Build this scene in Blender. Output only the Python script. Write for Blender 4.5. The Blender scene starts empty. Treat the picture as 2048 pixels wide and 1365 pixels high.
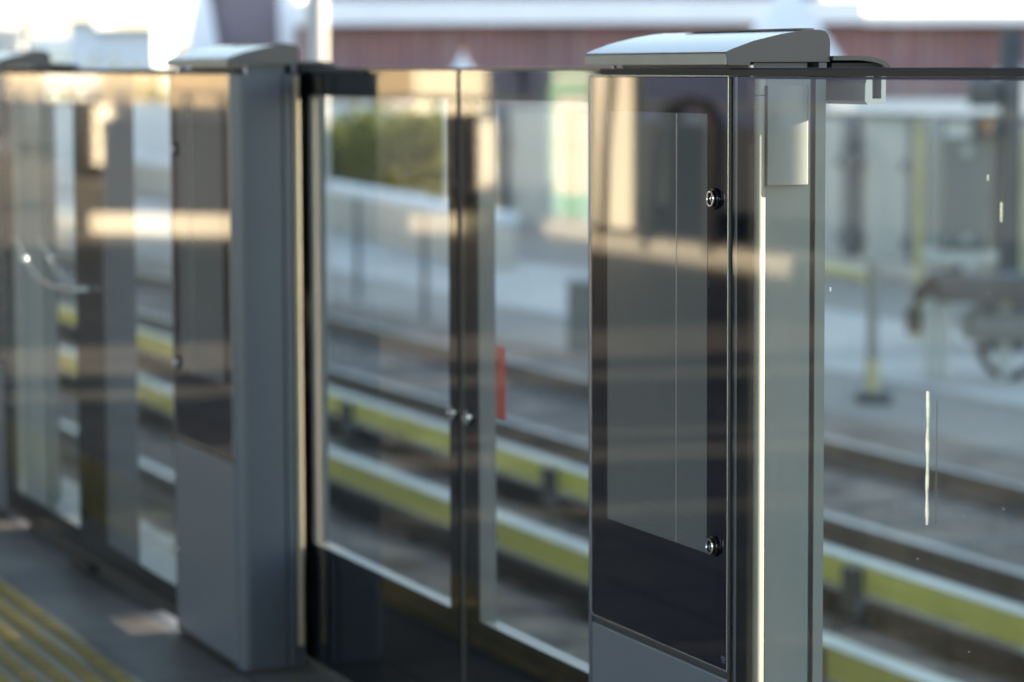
import bpy, bmesh, math, random
from mathutils import Vector, Matrix
random.seed(7)
sc = bpy.context.scene
COL = sc.collection
R = math.radians

# ------------------------------------------------------------------ camera numbers
CAM = Vector((3.713, -1.7893, 1.3041))
YAW, PITCH, ROLL, FPX = R(21.55), R(5.26), R(-.21), 5973.0
FW = Vector((-math.cos(YAW)*math.cos(PITCH), math.sin(YAW)*math.cos(PITCH), -math.sin(PITCH)))
RT = Vector((math.sin(YAW), math.cos(YAW), 0))
UP = RT.cross(FW)
RT2 = RT*math.cos(ROLL) + UP*math.sin(ROLL)
UP2 = UP*math.cos(ROLL) - RT*math.sin(ROLL)

def ray(x, y): return FW + RT2*((x-1024)/FPX) + UP2*((682.5-y)/FPX)
def at(x, y, d): return CAM + ray(x, y)*d                  # a place d metres away
def onz(x, y, z): r = ray(x, y); return CAM + r*((z-CAM.z)/r.z)
def ony(x, y, Y): r = ray(x, y); return CAM + r*((Y-CAM.y)/r.y)
def mir(x, y, D):                                          # a place on the platform seen in the glass
    p = ony(x, y, D); return Vector((p.x, -p.y, p.z))

# ------------------------------------------------------------------ materials
def new_mat(name):
    m = bpy.data.materials.new(name); m.use_nodes = True
    nt = m.node_tree; nt.nodes.clear()
    out = nt.nodes.new('ShaderNodeOutputMaterial')
    return m, nt, out
def lin(c):
    return tuple(c) + (1.0,) if len(c) == 3 else c
def noise(nt, scale, detail=4, rough=.55, stretch=(1, 1, 1), coord='Object'):
    tc = nt.nodes.new('ShaderNodeTexCoord'); mp = nt.nodes.new('ShaderNodeMapping')
    mp.inputs['Scale'].default_value = stretch
    n = nt.nodes.new('ShaderNodeTexNoise'); n.inputs['Scale'].default_value = scale
    n.inputs['Detail'].default_value = detail; n.inputs['Roughness'].default_value = rough
    nt.links.new(tc.outputs[coord], mp.inputs['Vector']); nt.links.new(mp.outputs[0], n.inputs['Vector'])
    return n
def ramp(nt, src, stops):
    r = nt.nodes.new('ShaderNodeValToRGB'); cr = r.color_ramp
    while len(cr.elements) < len(stops): cr.elements.new(.5)
    for e, (p, c) in zip(cr.elements, stops): e.position = p; e.color = lin(c)
    nt.links.new(src, r.inputs['Fac']); return r
def paint(name, col, rough=.5, metal=0., var=.12, scale=3., bump=0., bscale=60., ior=1.5, coat=0., stretch=(1, 1, 1), col2=None):
    m, nt, out = new_mat(name)
    b = nt.nodes.new('ShaderNodeBsdfPrincipled')
    n = noise(nt, scale, 5, .6, stretch)
    a = tuple(max(0, c*(1-var)) for c in col); z = col2 or tuple(min(1, c*(1+var)) for c in col)
    r = ramp(nt, n.outputs['Fac'], [(.3, a), (.7, z)])
    nt.links.new(r.outputs[0], b.inputs['Base Color'])
    b.inputs['Roughness'].default_value = rough; b.inputs['Metallic'].default_value = metal
    b.inputs['IOR'].default_value = ior; b.inputs['Coat Weight'].default_value = coat
    if bump:
        bn = noise(nt, bscale, 4, .6, stretch); bp = nt.nodes.new('ShaderNodeBump')
        bp.inputs['Strength'].default_value = bump; bp.inputs['Distance'].default_value = .01
        nt.links.new(bn.outputs['Fac'], bp.inputs['Height']); nt.links.new(bp.outputs[0], b.inputs['Normal'])
    nt.links.new(b.outputs[0], out.inputs[0]); return m
def black_glass(name, col, ior=1.5, wav=.004):
    m, nt, out = new_mat(name)
    b = nt.nodes.new('ShaderNodeBsdfPrincipled')
    b.inputs['Base Color'].default_value = lin(col); b.inputs['Roughness'].default_value = .025
    b.inputs['IOR'].default_value = ior
    sn = noise(nt, 5, 6, .7, (1, 1, .5)); sr = ramp(nt, sn.outputs['Fac'], [(.45, (.015,)*3), (.8, (.045,)*3)])
    nt.links.new(sr.outputs[0], b.inputs['Roughness'])
    dn = noise(nt, 26, 6, .75, (1, 1, .4)); dr = ramp(nt, dn.outputs['Fac'], [(.5, col), (.85, tuple(c+.008 for c in col))])
    nt.links.new(dr.outputs[0], b.inputs['Base Color'])
    n = noise(nt, 6, 2, .5, (1, 1, .12)); bp = nt.nodes.new('ShaderNodeBump')
    bp.inputs['Strength'].default_value = wav; bp.inputs['Distance'].default_value = .01
    nt.links.new(n.outputs['Fac'], bp.inputs['Height']); nt.links.new(bp.outputs[0], b.inputs['Normal'])
    nt.links.new(b.outputs[0], out.inputs[0]); return m
def clear_glass(name, tint, dust_haze, ior=1.6, wav=.05, streak=0.):
    m, nt, out = new_mat(name)
    geo = nt.nodes.new('ShaderNodeNewGeometry')
    tr = nt.nodes.new('ShaderNodeBsdfTransparent'); tr.inputs[0].default_value = lin(tint)
    gl = nt.nodes.new('ShaderNodeBsdfGlossy'); gl.inputs['Roughness'].default_value = .02
    gl.inputs['Color'].default_value = (1, 1, 1, 1)
    fr = nt.nodes.new('ShaderNodeFresnel'); fr.inputs['IOR'].default_value = ior
    inv = nt.nodes.new('ShaderNodeMath'); inv.operation = 'SUBTRACT'; inv.inputs[0].default_value = 1
    nt.links.new(geo.outputs['Backfacing'], inv.inputs[1])
    mu = nt.nodes.new('ShaderNodeMath'); mu.operation = 'MULTIPLY'
    nt.links.new(fr.outputs[0], mu.inputs[0]); nt.links.new(inv.outputs[0], mu.inputs[1])
    n = noise(nt, 5, 2, .5, (1, 1, .12)); bp = nt.nodes.new('ShaderNodeBump')
    bp.inputs['Strength'].default_value = wav; bp.inputs['Distance'].default_value = .01
    nt.links.new(n.outputs['Fac'], bp.inputs['Height'])
    nt.links.new(bp.outputs[0], gl.inputs['Normal'])
    # a thin film of dust and a painted veil of haze on the outer face, denser in wiped patches and dried drops
    df = nt.nodes.new('ShaderNodeBsdfTranslucent'); df.inputs[0].default_value = (.62, .64, .6, 1)
    dd = nt.nodes.new('ShaderNodeBsdfDiffuse'); dd.inputs[0].default_value = (.5, .52, .5, 1)
    ad = nt.nodes.new('ShaderNodeMixShader'); ad.inputs[0].default_value = .5
    nt.links.new(df.outputs[0], ad.inputs[1]); nt.links.new(dd.outputs[0], ad.inputs[2])
    pn = noise(nt, 7, 6, .7, (1, 1, .35)); pr = ramp(nt, pn.outputs['Fac'], [(.35, (.35,)*3), (.75, (1.6,)*3)])
    vo = nt.nodes.new('ShaderNodeTexVoronoi'); vo.inputs['Scale'].default_value = 55
    tc = nt.nodes.new('ShaderNodeTexCoord'); nt.links.new(tc.outputs['Object'], vo.inputs['Vector'])
    sp = ramp(nt, vo.outputs['Distance'], [(.035, (1, 1, 1)), (.06, (0, 0, 0))])
    rn = nt.nodes.new('ShaderNodeMath'); rn.operation = 'GREATER_THAN'; rn.inputs[1].default_value = .8
    sx = nt.nodes.new('ShaderNodeSeparateColor'); nt.links.new(vo.outputs['Color'], sx.inputs[0]); nt.links.new(sx.outputs[0], rn.inputs[0])
    sm = nt.nodes.new('ShaderNodeMath'); sm.operation = 'MULTIPLY'
    nt.links.new(sp.outputs[0], sm.inputs[0]); nt.links.new(rn.outputs[0], sm.inputs[1])
    f1 = nt.nodes.new('ShaderNodeMath'); f1.operation = 'MULTIPLY'; f1.inputs[1].default_value = dust_haze
    nt.links.new(pr.outputs[0], f1.inputs[0])
    f2 = nt.nodes.new('ShaderNodeMath'); f2.operation = 'MULTIPLY_ADD'; f2.inputs[1].default_value = .3
    nt.links.new(sm.outputs[0], f2.inputs[0]); nt.links.new(f1.outputs[0], f2.inputs[2])
    if streak:
        wn = noise(nt, 60, 3, .6, (1, 1, .05)); wr = ramp(nt, wn.outputs['Fac'], [(.6, (0,)*3), (.72, (1,)*3)])
        wm = noise(nt, 4, 3, .6); wq = ramp(nt, wm.outputs['Fac'], [(.5, (0,)*3), (.62, (1,)*3)])
        q = nt.nodes.new('ShaderNodeMath'); q.operation = 'MULTIPLY'
        nt.links.new(wr.outputs[0], q.inputs[0]); nt.links.new(wq.outputs[0], q.inputs[1])
        f3 = nt.nodes.new('ShaderNodeMath'); f3.operation = 'MULTIPLY_ADD'; f3.inputs[1].default_value = streak
        nt.links.new(q.outputs[0], f3.inputs[0]); nt.links.new(f2.outputs[0], f3.inputs[2]); f2 = f3
    fo = nt.nodes.new('ShaderNodeMath'); fo.operation = 'MULTIPLY'
    nt.links.new(f2.outputs[0], fo.inputs[0]); nt.links.new(inv.outputs[0], fo.inputs[1])
    m1 = nt.nodes.new('ShaderNodeMixShader')
    nt.links.new(fo.outputs[0], m1.inputs[0]); nt.links.new(tr.outputs[0], m1.inputs[1]); nt.links.new(ad.outputs[0], m1.inputs[2])
    m2 = nt.nodes.new('ShaderNodeMixShader')
    nt.links.new(mu.outputs[0], m2.inputs[0]); nt.links.new(m1.outputs[0], m2.inputs[1]); nt.links.new(gl.outputs[0], m2.inputs[2])
    nt.links.new(m2.outputs[0], out.inputs[0]); return m

M = {}
M['housing'] = paint('grey_satin_steel', (.072, .086, .112), .32, .15, .05, 2.5, .04, 350)
M['panel'] = paint('grey_satin_panel', (.12, .139, .176), .36, .25, .04, 2., .04, 350)
M['cap'] = paint('grey_satin_cap', (.05, .052, .062), .26, .05, .06, 6., .03, 400)
M['trim'] = paint('bright_steel_trim', (.45, .47, .5), .22, .9, .05, 8.)
M['black'] = paint('black_print', (.004, .005, .009), .95, 0, .1, ior=1.08)
M['rubber'] = paint('black_rubber', (.012, .012, .014), .55, 0, .15)
M['dark'] = paint('dark_recess', (.02, .021, .024), .7)
M['bglass'] = black_glass('black_glass', (.002, .003, .009))
M['dglass'] = black_glass('display_glass', (.085, .094, .10))
M['glass'] = clear_glass('clear_glass', (.91, .95, .935), .013, ior=1.5, wav=.006)
M['dglassclear'] = clear_glass('door_glass', (.93, .96, .95), .006, ior=1.5, wav=.008, streak=.25)  # film raised to paint a pale veil over the view through the doors
M['chrome'] = paint('chrome', (.75, .75, .77), .13, 1., .03)
M['gloss_black'] = paint('gloss_black_plastic', (.008, .008, .009), .18, 0, .1)
M['cream'] = paint('cream_paint', (.24, .238, .215), .5, 0, .05)
M['alu'] = paint('brushed_alu', (.42, .44, .46), .34, .7, .05, 8., .03, 300, stretch=(1, 1, .1))
M['frame'] = paint('grey_leaf_frame', (.115, .125, .13), .45, .3, .05)
M['flange'] = paint('tan_flange', (.42, .36, .26), .5)
M['sideplate'] = paint('pale_side_plate', (.19, .213, .22), .4, .1, .05)
M['scuff_or_ghost'] = paint('faint_scuff_or_ghost', (.09, .095, .10), .6)  # serves the real scuffs and the drip's painted reflection
M['dullblack'] = paint('dull_black', (.015, .014, .013), 1., 0, .3, ior=1.1)  # even dull black for the conductor rails under the covers
M['lip'] = paint('lit_cap_lip', (.27, .275, .275), .45, .1, .08, 9.)  # cap steel made paler: bounced light on the lip is in the colour
M['red'] = paint('red_sticker', (.42, .05, .045), .35, 0, .06)
M['mark'] = paint('etched_mark', (.16, .2, .25), .5)
def drip_mat():
    m, nt, out = new_mat('dried_drip')
    n = noise(nt, 60, 3, .6); r = ramp(nt, n.outputs['Fac'], [(.3, (.5, .53, .53)), (.7, (.72, .75, .74))])
    a = nt.nodes.new('ShaderNodeBsdfDiffuse'); b = nt.nodes.new('ShaderNodeBsdfTranslucent'); mx = nt.nodes.new('ShaderNodeMixShader'); mx.inputs[0].default_value = .5
    for q in (a, b): nt.links.new(r.outputs[0], q.inputs[0])
    nt.links.new(a.outputs[0], mx.inputs[1]); nt.links.new(b.outputs[0], mx.inputs[2]); nt.links.new(mx.outputs[0], out.inputs[0]); return m
M['drip'] = drip_mat()
# the setting
def floor_mat():
    m, nt, out = new_mat('platform_asphalt')
    b = nt.nodes.new('ShaderNodeBsdfPrincipled')
    n1 = noise(nt, 2.2, 6, .6); n2 = noise(nt, 160, 3, .6)
    r1 = ramp(nt, n1.outputs['Fac'], [(.3, (.14, .138, .135)), (.7, (.22, .212, .2))])
    r2 = ramp(nt, n2.outputs['Fac'], [(.3, (.65,)*3), (.7, (1.25,)*3)])
    mx = nt.nodes.new('ShaderNodeMixRGB'); mx.blend_type = 'MULTIPLY'; mx.inputs[0].default_value = 1
    nt.links.new(r1.outputs[0], mx.inputs[1]); nt.links.new(r2.outputs[0], mx.inputs[2])
    br = nt.nodes.new('ShaderNodeTexBrick'); br.offset = 0
    br.inputs['Scale'].default_value = 1; br.inputs['Brick Width'].default_value = .6; br.inputs['Row Height'].default_value = .3
    br.inputs['Mortar Size'].default_value = .011
    br.inputs['Color1'].default_value = (1, 1, 1, 1); br.inputs['Color2'].default_value = (.78, .78, .78, 1); br.inputs['Mortar'].default_value = (.4, .4, .4, 1)
    tc = nt.nodes.new('ShaderNodeTexCoord'); nt.links.new(tc.outputs['Object'], br.inputs['Vector'])
    m2 = nt.nodes.new('ShaderNodeMixRGB'); m2.blend_type = 'MULTIPLY'; m2.inputs[0].default_value = 1
    nt.links.new(mx.outputs[0], m2.inputs[1]); nt.links.new(br.outputs['Color'], m2.inputs[2])
    nt.links.new(m2.outputs[0], b.inputs['Base Color']); b.inputs['Roughness'].default_value = .55
    bp = nt.nodes.new('ShaderNodeBump'); bp.inputs['Strength'].default_value = .25; bp.inputs['Distance'].default_value = .004
    nt.links.new(n2.outputs['Fac'], bp.inputs['Height']); nt.links.new(bp.outputs[0], b.inputs['Normal'])
    nt.links.new(b.outputs[0], out.inputs[0]); return m
M['floor'] = floor_mat()
M['kerb'] = paint('edge_concrete', (.3, .3, .29), .8, 0, .2, 5., .2, 120)
M['tact'] = paint('tactile_yellow', (.26, .185, .04), .5, 0, .25, 14.)
M['tactbase'] = paint('tactile_base', (.13, .115, .08), .38, 0, .2, 9.)
M['ballast'] = paint('track_ballast', (.095, .083, .07), .9, 0, .6, 3.2, .9, 28, col2=(.27, .225, .18))
M['ground'] = paint('pale_gravel', (.255, .235, .2), .9, 0, .22, .35, .3, 25)
M['sleeper'] = paint('concrete_sleeper', (.095, .09, .082), .85, 0, .3, 4.)
M['railtop'] = paint('rail_steel', (.13, .12, .115), .35, .7, .25, 6.)
M['yellow'] = paint('yellow_frp', (.95, .86, .17), .45, 0, .14, 1.6, .05, 30)
M['paletop'] = paint('pale_frp', (.5, .53, .46), .85, 0, .15, 3., .05, 30)  # plain pale board on top of the yellow cover faces
M['bracket'] = paint('dark_insulator', (.055, .066, .072), .6, 0, .2, 5.)
M['fpanel'] = paint('grey_white_steel', (.46, .455, .415), .55, 0, .07, .7)
M['fpost'] = paint('blue_grey_post', (.09, .105, .12), .6)
M['pale'] = paint('pale_concrete', (.46, .44, .39), .8, 0, .16, .8)
def brick_mat():
    m, nt, out = new_mat('brown_brick')
    b = nt.nodes.new('ShaderNodeBsdfPrincipled')
    br = nt.nodes.new('ShaderNodeTexBrick')
    tc = nt.nodes.new('ShaderNodeTexCoord'); nt.links.new(tc.outputs['Object'], br.inputs['Vector'])
    br.inputs['Scale'].default_value = 1.2
    br.inputs['Color1'].default_value = (.23, .115, .11, 1); br.inputs['Color2'].default_value = (.195, .11, .115, 1)
    br.inputs['Mortar'].default_value = (.26, .19, .185, 1)
    n = noise(nt, .5, 4, .6); r = ramp(nt, n.outputs['Fac'], [(.3, (.75,)*3), (.7, (1.2,)*3)])
    mx = nt.nodes.new('ShaderNodeMixRGB'); mx.blend_type = 'MULTIPLY'; mx.inputs[0].default_value = 1
    nt.links.new(br.outputs[0], mx.inputs[1]); nt.links.new(r.outputs[0], mx.inputs[2])
    nt.links.new(mx.outputs[0], b.inputs['Base Color']); b.inputs['Roughness'].default_value = .8
    nt.links.new(b.outputs[0], out.inputs[0]); return m
M['brick'] = brick_mat()
M['slate'] = paint('mauve_slate', (.16, .13, .15), .6, 0, .15, .8)
M['white'] = paint('white_paint', (.74, .76, .78), .5, 0, .05, .5)
M['tent'] = paint('white_canvas', (.72, .74, .74), .6, 0, .06, .6)
M['pole'] = paint('pale_concrete_pole', (.46, .46, .44), .7, 0, .1, 2.)
M['greywall'] = paint('grey_wall', (.25, .28, .31), .7, 0, .1, .5)
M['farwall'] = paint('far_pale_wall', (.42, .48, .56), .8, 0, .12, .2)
M['window'] = paint('far_window', (.05, .06, .08), .15)
M['leaf'] = paint('leaf_green', (.055, .085, .02), .6, 0, .5, 1.2, col2=(.16, .17, .03))
def leaf_mat():
    m, nt, out = new_mat('leaf_foliage')
    n = noise(nt, .9, 3, .6); r = ramp(nt, n.outputs['Fac'], [(.3, (.035, .055, .02)), (.7, (.23, .235, .06))])
    a = nt.nodes.new('ShaderNodeBsdfDiffuse'); b = nt.nodes.new('ShaderNodeBsdfTranslucent'); mx = nt.nodes.new('ShaderNodeMixShader'); mx.inputs[0].default_value = .5
    for q in (a, b): nt.links.new(r.outputs[0], q.inputs[0])
    nt.links.new(a.outputs[0], mx.inputs[1]); nt.links.new(b.outputs[0], mx.inputs[2]); nt.links.new(mx.outputs[0], out.inputs[0]); return m
M['leaf'] = leaf_mat()
M['bark'] = paint('bark', (.08, .06, .045), .9)
M['gold'] = paint('warm_siding', (.50, .42, .30), .55, 0, .1, 1.2)
M['creamwall'] = paint('cream_wall', (.84, .80, .68), .6, 0, .06, .8)
M['whitewall'] = paint('white_wall', (.62, .65, .66), .6, 0, .04, .8)
M['navy'] = paint('blue_grey_wall', (.035, .055, .125), .6, 0, .12, .8)
M['dgrey'] = paint('dark_grey_panel', (.045, .05, .06), .95, 0, .12, .8, ior=1.12)
M['curb'] = paint('pale_curb', (.62, .58, .48), .7, 0, .08, 2.)
M['mint'] = paint('mint_paint', (.30, .58, .46), .5, 0, .05)
M['cabinet'] = paint('grey_green_cabinet', (.13, .145, .14), .55, 0, .1, 1.5)
M['hose'] = paint('black_hose', (.018, .02, .021), .5)
M['orange'] = paint('orange_lens', (.3, .13, .05), .3)
M['ypaint'] = paint('yellow_paint', (.55, .49, .26), .5, 0, .1)
M['poster'] = paint('tan_board', (.45, .33, .2), .5)

# ------------------------------------------------------------------ mesh helpers
class MB:
    def __init__(s): s.bm = bmesh.new()
    def box(s, x0, x1, y0, y1, z0, z1):
        x0, x1 = min(x0, x1), max(x0, x1); y0, y1 = min(y0, y1), max(y0, y1); z0, z1 = min(z0, z1), max(z0, z1)
        v = [s.bm.verts.new(p) for p in ((x0,y0,z0),(x1,y0,z0),(x1,y1,z0),(x0,y1,z0),(x0,y0,z1),(x1,y0,z1),(x1,y1,z1),(x0,y1,z1))]
        for f in ((3,2,1,0),(4,5,6,7),(0,1,5,4),(1,2,6,5),(2,3,7,6),(3,0,4,7)): s.bm.faces.new([v[i] for i in f])
        return s
    def frame(s, x0, x1, z0, z1, w, y0, y1):              # rectangular ring in the xz plane, pieces butted
        s.box(x0, x1, y0, y1, z1-w, z1); s.box(x0, x1, y0, y1, z0, z0+w)
        s.box(x0, x0+w, y0, y1, z0+w, z1-w); s.box(x1-w, x1, y0, y1, z0+w, z1-w); return s
    def prism(s, pts, vec, close=True):                    # polygon swept along a vector
        vec = Vector(vec); a = [s.bm.verts.new(p) for p in pts]; b = [s.bm.verts.new(Vector(p)+vec) for p in pts]
        n = len(a)
        for i in range(n): s.bm.faces.new((a[i], a[(i+1) % n], b[(i+1) % n], b[i]))
        s.bm.faces.new(a[::-1]); s.bm.faces.new(b); return s
    def plan(s, pts, z0, z1): return s.prism([(x, y, z0) for x, y in pts], (0, 0, z1-z0))
    def side(s, pts, x0, x1): return s.prism([(x0, y, z) for y, z in pts], (x1-x0, 0, 0))
    def obox(s, p0, p1, w, h0, h1, back=0):                # upright slab between two points: thickness w behind
        a, b = Vector((p0[0], p0[1], 0)), Vector((p1[0], p1[1], 0)); t = (b-a).normalized(); n = Vector((-t.y, t.x, 0))*w
        q = [a, b, b+n, a+n]
        return s.prism([(v.x, v.y, h0) for v in q], (0, 0, h1-h0))
    def tube(s, pts, r, n=10, r1=None):
        pts = [Vector(p) for p in pts]; rings = []; m = len(pts)
        for i, p in enumerate(pts):
            t = (pts[min(i+1, m-1)]-pts[max(i-1, 0)]).normalized()
            u = t.cross(Vector((0, 0, 1)) if abs(t.z) < .9 else Vector((1, 0, 0))).normalized(); w = t.cross(u)
            rr = r if r1 is None else r+(r1-r)*i/(m-1)
            rings.append([s.bm.verts.new(p+(u*math.cos(2*math.pi*k/n)+w*math.sin(2*math.pi*k/n))*rr) for k in range(n)])
        for a, b in zip(rings, rings[1:]):
            for k in range(n): s.bm.faces.new((a[k], a[(k+1) % n], b[(k+1) % n], b[k]))
        s.bm.faces.new(rings[0][::-1]); s.bm.faces.new(rings[-1]); return s
    def lathe(s, prof, c, axis=(0, -1, 0), n=28, ring=False):          # profile (radius, height along the axis)
        ax = Vector(axis).normalized(); u = ax.cross(Vector((0, 0, 1)) if abs(ax.z) < .9 else Vector((1, 0, 0))).normalized(); w = ax.cross(u)
        c = Vector(c); rings = []
        for r, h in prof:
            rings.append([s.bm.verts.new(c+ax*h+(u*math.cos(2*math.pi*k/n)+w*math.sin(2*math.pi*k/n))*max(r, 1e-5)) for k in range(n)])
        for a, b in zip(rings, rings[1:]):
            for k in range(n): s.bm.faces.new((a[k], a[(k+1) % n], b[(k+1) % n], b[k]))
        if ring:
            for k in range(n): s.bm.faces.new((rings[-1][k], rings[-1][(k+1) % n], rings[0][(k+1) % n], rings[0][k]))
        else: s.bm.faces.new(rings[0][::-1]); s.bm.faces.new(rings[-1])
        return s
    def build(s, name, mat, parent=None, bevel=0, smooth=False, seg=2, label=None):
        bmesh.ops.recalc_face_normals(s.bm, faces=s.bm.faces)
        if bevel:
            ed = [e for e in s.bm.edges if len(e.link_faces) == 2 and e.calc_face_angle(0) > .6]
            bmesh.ops.bevel(s.bm, geom=ed, offset=bevel, segments=seg, affect='EDGES', profile=.5)
        me = bpy.data.meshes.new(name); s.bm.to_mesh(me); s.bm.free()
        if smooth:
            for p in me.polygons: p.use_smooth = True
            me.set_sharp_from_angle(angle=R(32))
        me.materials.append(M[mat] if isinstance(mat, str) else mat)
        o = bpy.data.objects.new(name, me); COL.objects.link(o)
        if parent: o.parent = parent
        if label: o['label'] = label
        return o
def tag(o, label, cat, group=None):
    o['label'] = label; o['category'] = cat
    if group: o['group'] = group
    return o
def thing(name, loc, label, cat, group=None, rz=0):
    o = bpy.data.objects.new(name, None); COL.objects.link(o); o.location = loc; o.rotation_euler = (0, 0, rz)
    o.empty_display_size = .1
    return tag(o, label, cat, group)
def struct(o): o['kind'] = 'structure'; return o
def copy_tree(o, parent=None):
    c = o.copy(); COL.objects.link(c)
    if parent: c.parent = parent
    for ch in list(o.children): copy_tree(ch, c)
    return c
def arc(cx, cy, r, a0, a1, n): return [(cx+r*math.cos(R(a0+(a1-a0)*i/n)), cy+r*math.sin(R(a0+(a1-a0)*i/n))) for i in range(n+1)]

# ------------------------------------------------------------------ platform screen doors
TOP = 1.30
W = .519; H2 = W/2
G_P, G_S, G_D = 'grey pillars of the platform screen doors', 'fixed glass screens beside the pillars', 'sliding glass doors between the pillars'
def make_pillar(m, label):
    """m=+1: door side towards +x, m=-1: door side towards -x.  Local origin: middle of the front, on the floor."""
    t = thing('gate_pillar', (0, 0, 0), label, 'screen door pillar', G_P)
    f = lambda pts: [(x*m, y) for x, y in (pts if m > 0 else pts[::-1])]
    d = H2                                                  # door-side edge
    corner = arc(d-.027, .027, .027, -90, 0, 8)
    plan = [(-d, .006), (d-.032, .006), (d-.032, .0005)] + corner + [(d, .104), (d-.006, .104), (d-.006, .110), (d, .110), (d, .126), (d-.012, .126), (d-.012, .15), (-d+.006, .15), (-d+.006, .134), (-d+.014, .134), (-d+.014, .126), (-d+.006, .126), (-d+.006, .058), (-d, .056)]
    MB().plan(f(plan), .004, 1.288).build('housing', 'housing', t, smooth=True)
    # light flange standing behind the door-side edge
    fl = [(d-.012, .133)]+[(d-.012+.009*math.sin(R(a)), .141-.008*math.cos(R(a))) for a in range(10, 180, 20)]+[(d-.012, .149)]
    MB().plan(f(fl), .05, 1.285).build('rear_flange', 'flange', t, smooth=True)
    MB().box((-d+.004)*m, (d-.034)*m, -.001, .006, .462, 1.288).build('glass_panel', 'bglass', t, bevel=.0008)
    g = [o for o in t.children if o.name.startswith('glass_panel')][0]
    MB().frame(*sorted(((-d+.001)*m, (d-.0325)*m)), .4595, 1.2905, .0022, -.0022, .005).build('bezel', 'trim', t, bevel=.0006)
    xa, xb = -d+.069, -d+.421
    MB().box(xa*m, xb*m, -.0014, -.001, .618, 1.237).build('display_window', 'dglass', t)
    MB().box((-d+.171)*m, (-d+.1725)*m, -.0018, -.0014, .619, 1.236).build('display_seam', 'alu', t)
    MB().box((-d+.004)*m, (d-.034)*m, -.001, .006, .016, .449).build('lower_panel', 'panel', t, bevel=.0028)
    MB().box((-d+.004)*m, (d-.034)*m, .003, .006, .4492, .4592).build('gap_shade_strip', 'dark', t)  # dark strip standing in for the shaded gap between the panels
    MB().box((-d-.0035)*m, (-d+.0035)*m, .0005, .0055, .01, 1.2885).build('edge_gasket', 'rubber', t)
    MB().box((-d+.004)*m, (d-.034)*m, .002, .006, .0045, .0155).build('kick_shade_strip', 'dark', t)  # dark strip painted in for the shaded recess under the panel
    for z in (1.1195, .6315):
        lx = (-d+.044)*m
        lk = MB().lathe([(.0001, 0), (.0150, 0), (.0150, .003), (.0140, .0042), (.0118, .0044), (.0118, .0072), (.0112, .0076), (.0082, .0076), (.0078, .0062), (.0001, .0062)], (lx, -.001, z)).build('lock', 'gloss_black', t, smooth=True)
        MB().lathe([(.0082, .0070), (.0114, .0070), (.0118, .0082), (.0108, .0092), (.0090, .0092), (.0082, .0082)], (lx, -.001, z), ring=True).build('lock_ring', 'chrome', lk, smooth=True)
        MB().lathe([(.0001, .0060), (.0042, .0060), (.0034, .0078), (.0001, .0079)], (lx, -.001, z), n=3).build('key_cylinder', 'chrome', lk)
        MB().lathe([(.0001, .0), (.0013, .0), (.0013, .002), (.0001, .002)], (lx+.018*1, -.001, z), n=8).build('lock_pin', 'chrome', lk)
    MB().box((-d+.0045)*m, (-d+.006)*m, .0582, .1258, .01, 1.286).build('side_plate', 'sideplate', t)
    MB().box((-d+.0045)*m, (-d+.006)*m, .1342, .1498, .01, 1.286).build('side_plate', 'sideplate', t)
    # sloping cap: cover, front lip, ridge plate, support blocks
    c = [(-.0075, 1.3225), (.005, 1.3275), (.035, 1.3375), (.075, 1.3465), (.105, 1.3512), (.124, 1.353), (.137, 1.3527), (.1445, 1.3508), (.1495, 1.3465), (.152, 1.3405), (.153, 1.334), (.153, 1.3085), (.03, 1.3085), (.03, 1.3045), (-.0045, 1.3045)]
    xl, xr = sorted(((-d-.001)*m, (d-.028)*m))
    cp = MB().side(c, xl, xr).build('cap', 'cap', t, smooth=True)
    MB().box(xl+.0005, xr-.0005, -.0092, -.0050, 1.3047, 1.3205).build('cap_lip', 'lip', cp, bevel=.001)
    MB().box(xl+(xr-xl)*.22, xr-.012, .108, .134, 1.3533, 1.3550).build('cap_ridge', 'cap', cp)
    MB().box(xl+.02, xr-.02, .045, .128, 1.288, 1.3075).build('cap_support', 'housing', t)
    for xx in (xl+.006, xr-.014): MB().box(xx, xx+.008, .034, .038, 1.288, 1.3042).build('cap_stud', 'alu', t)
    MB().box(xl+.004, xr-.004, .138, .15, 1.288, 1.3075).build('cap_rear_support', 'housing', t)
    MB().box(xl+.012, xr-.012, .012, .030, 1.288, 1.2995).build('cap_seal', 'dark', t)
    # curved rear hood over the door rail
    o1 = [(.1545, 1.3165), (.195, 1.3165)] + [(.195+.05*math.sin(R(a)), 1.2985+.018*math.cos(R(a))) for a in (15, 30, 45, 60, 75, 90)]
    o2 = [(.241, 1.2985)] + [(.195+.044*math.sin(R(a)), 1.2965+.0135*math.cos(R(a))) for a in (75, 60, 45, 30, 15)] + [(.195, 1.3105), (.1545, 1.3105)]
    MB().side(o1+o2, xl-.007, xr+.007).build('rear_hood', 'cap', t, smooth=True)
    MB().box(xl+.004, xr-.004, .158, .236, 1.2902, 1.3068).build('hood_shade_core', 'dark', t)  # dark filler block standing in for the shade inside the hood
    # pocket-side face: rounded cream bead, bent guide bracket
    bead = [(-d, .026), (-d-.0095, .0292), (-d-.012, .0325), (-d-.0132, .0368), (-d-.0126, .0415), (-d-.0095, .0462), (-d-.0055, .0500), (-d-.0005, .0545), (-d+.0, .0548)]
    bz = ((.05, 1.262), (1.2635, 1.287))
    for z0, z1 in bz: MB().plan(f(bead), z0, z1).build('edge_bead', 'cream', t, smooth=True)
    q = [(-d-.002, .0525), (-d-.0085, .0535), (-d-.010, .07), (-d-.0098, .085), (-d-.0088, .098), (-d-.0068, .109), (-d-.0038, .117), (-d+.0055, .1235)]
    q2 = [(x+.0018, y+.0004) for x, y in q[::-1]]
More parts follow.
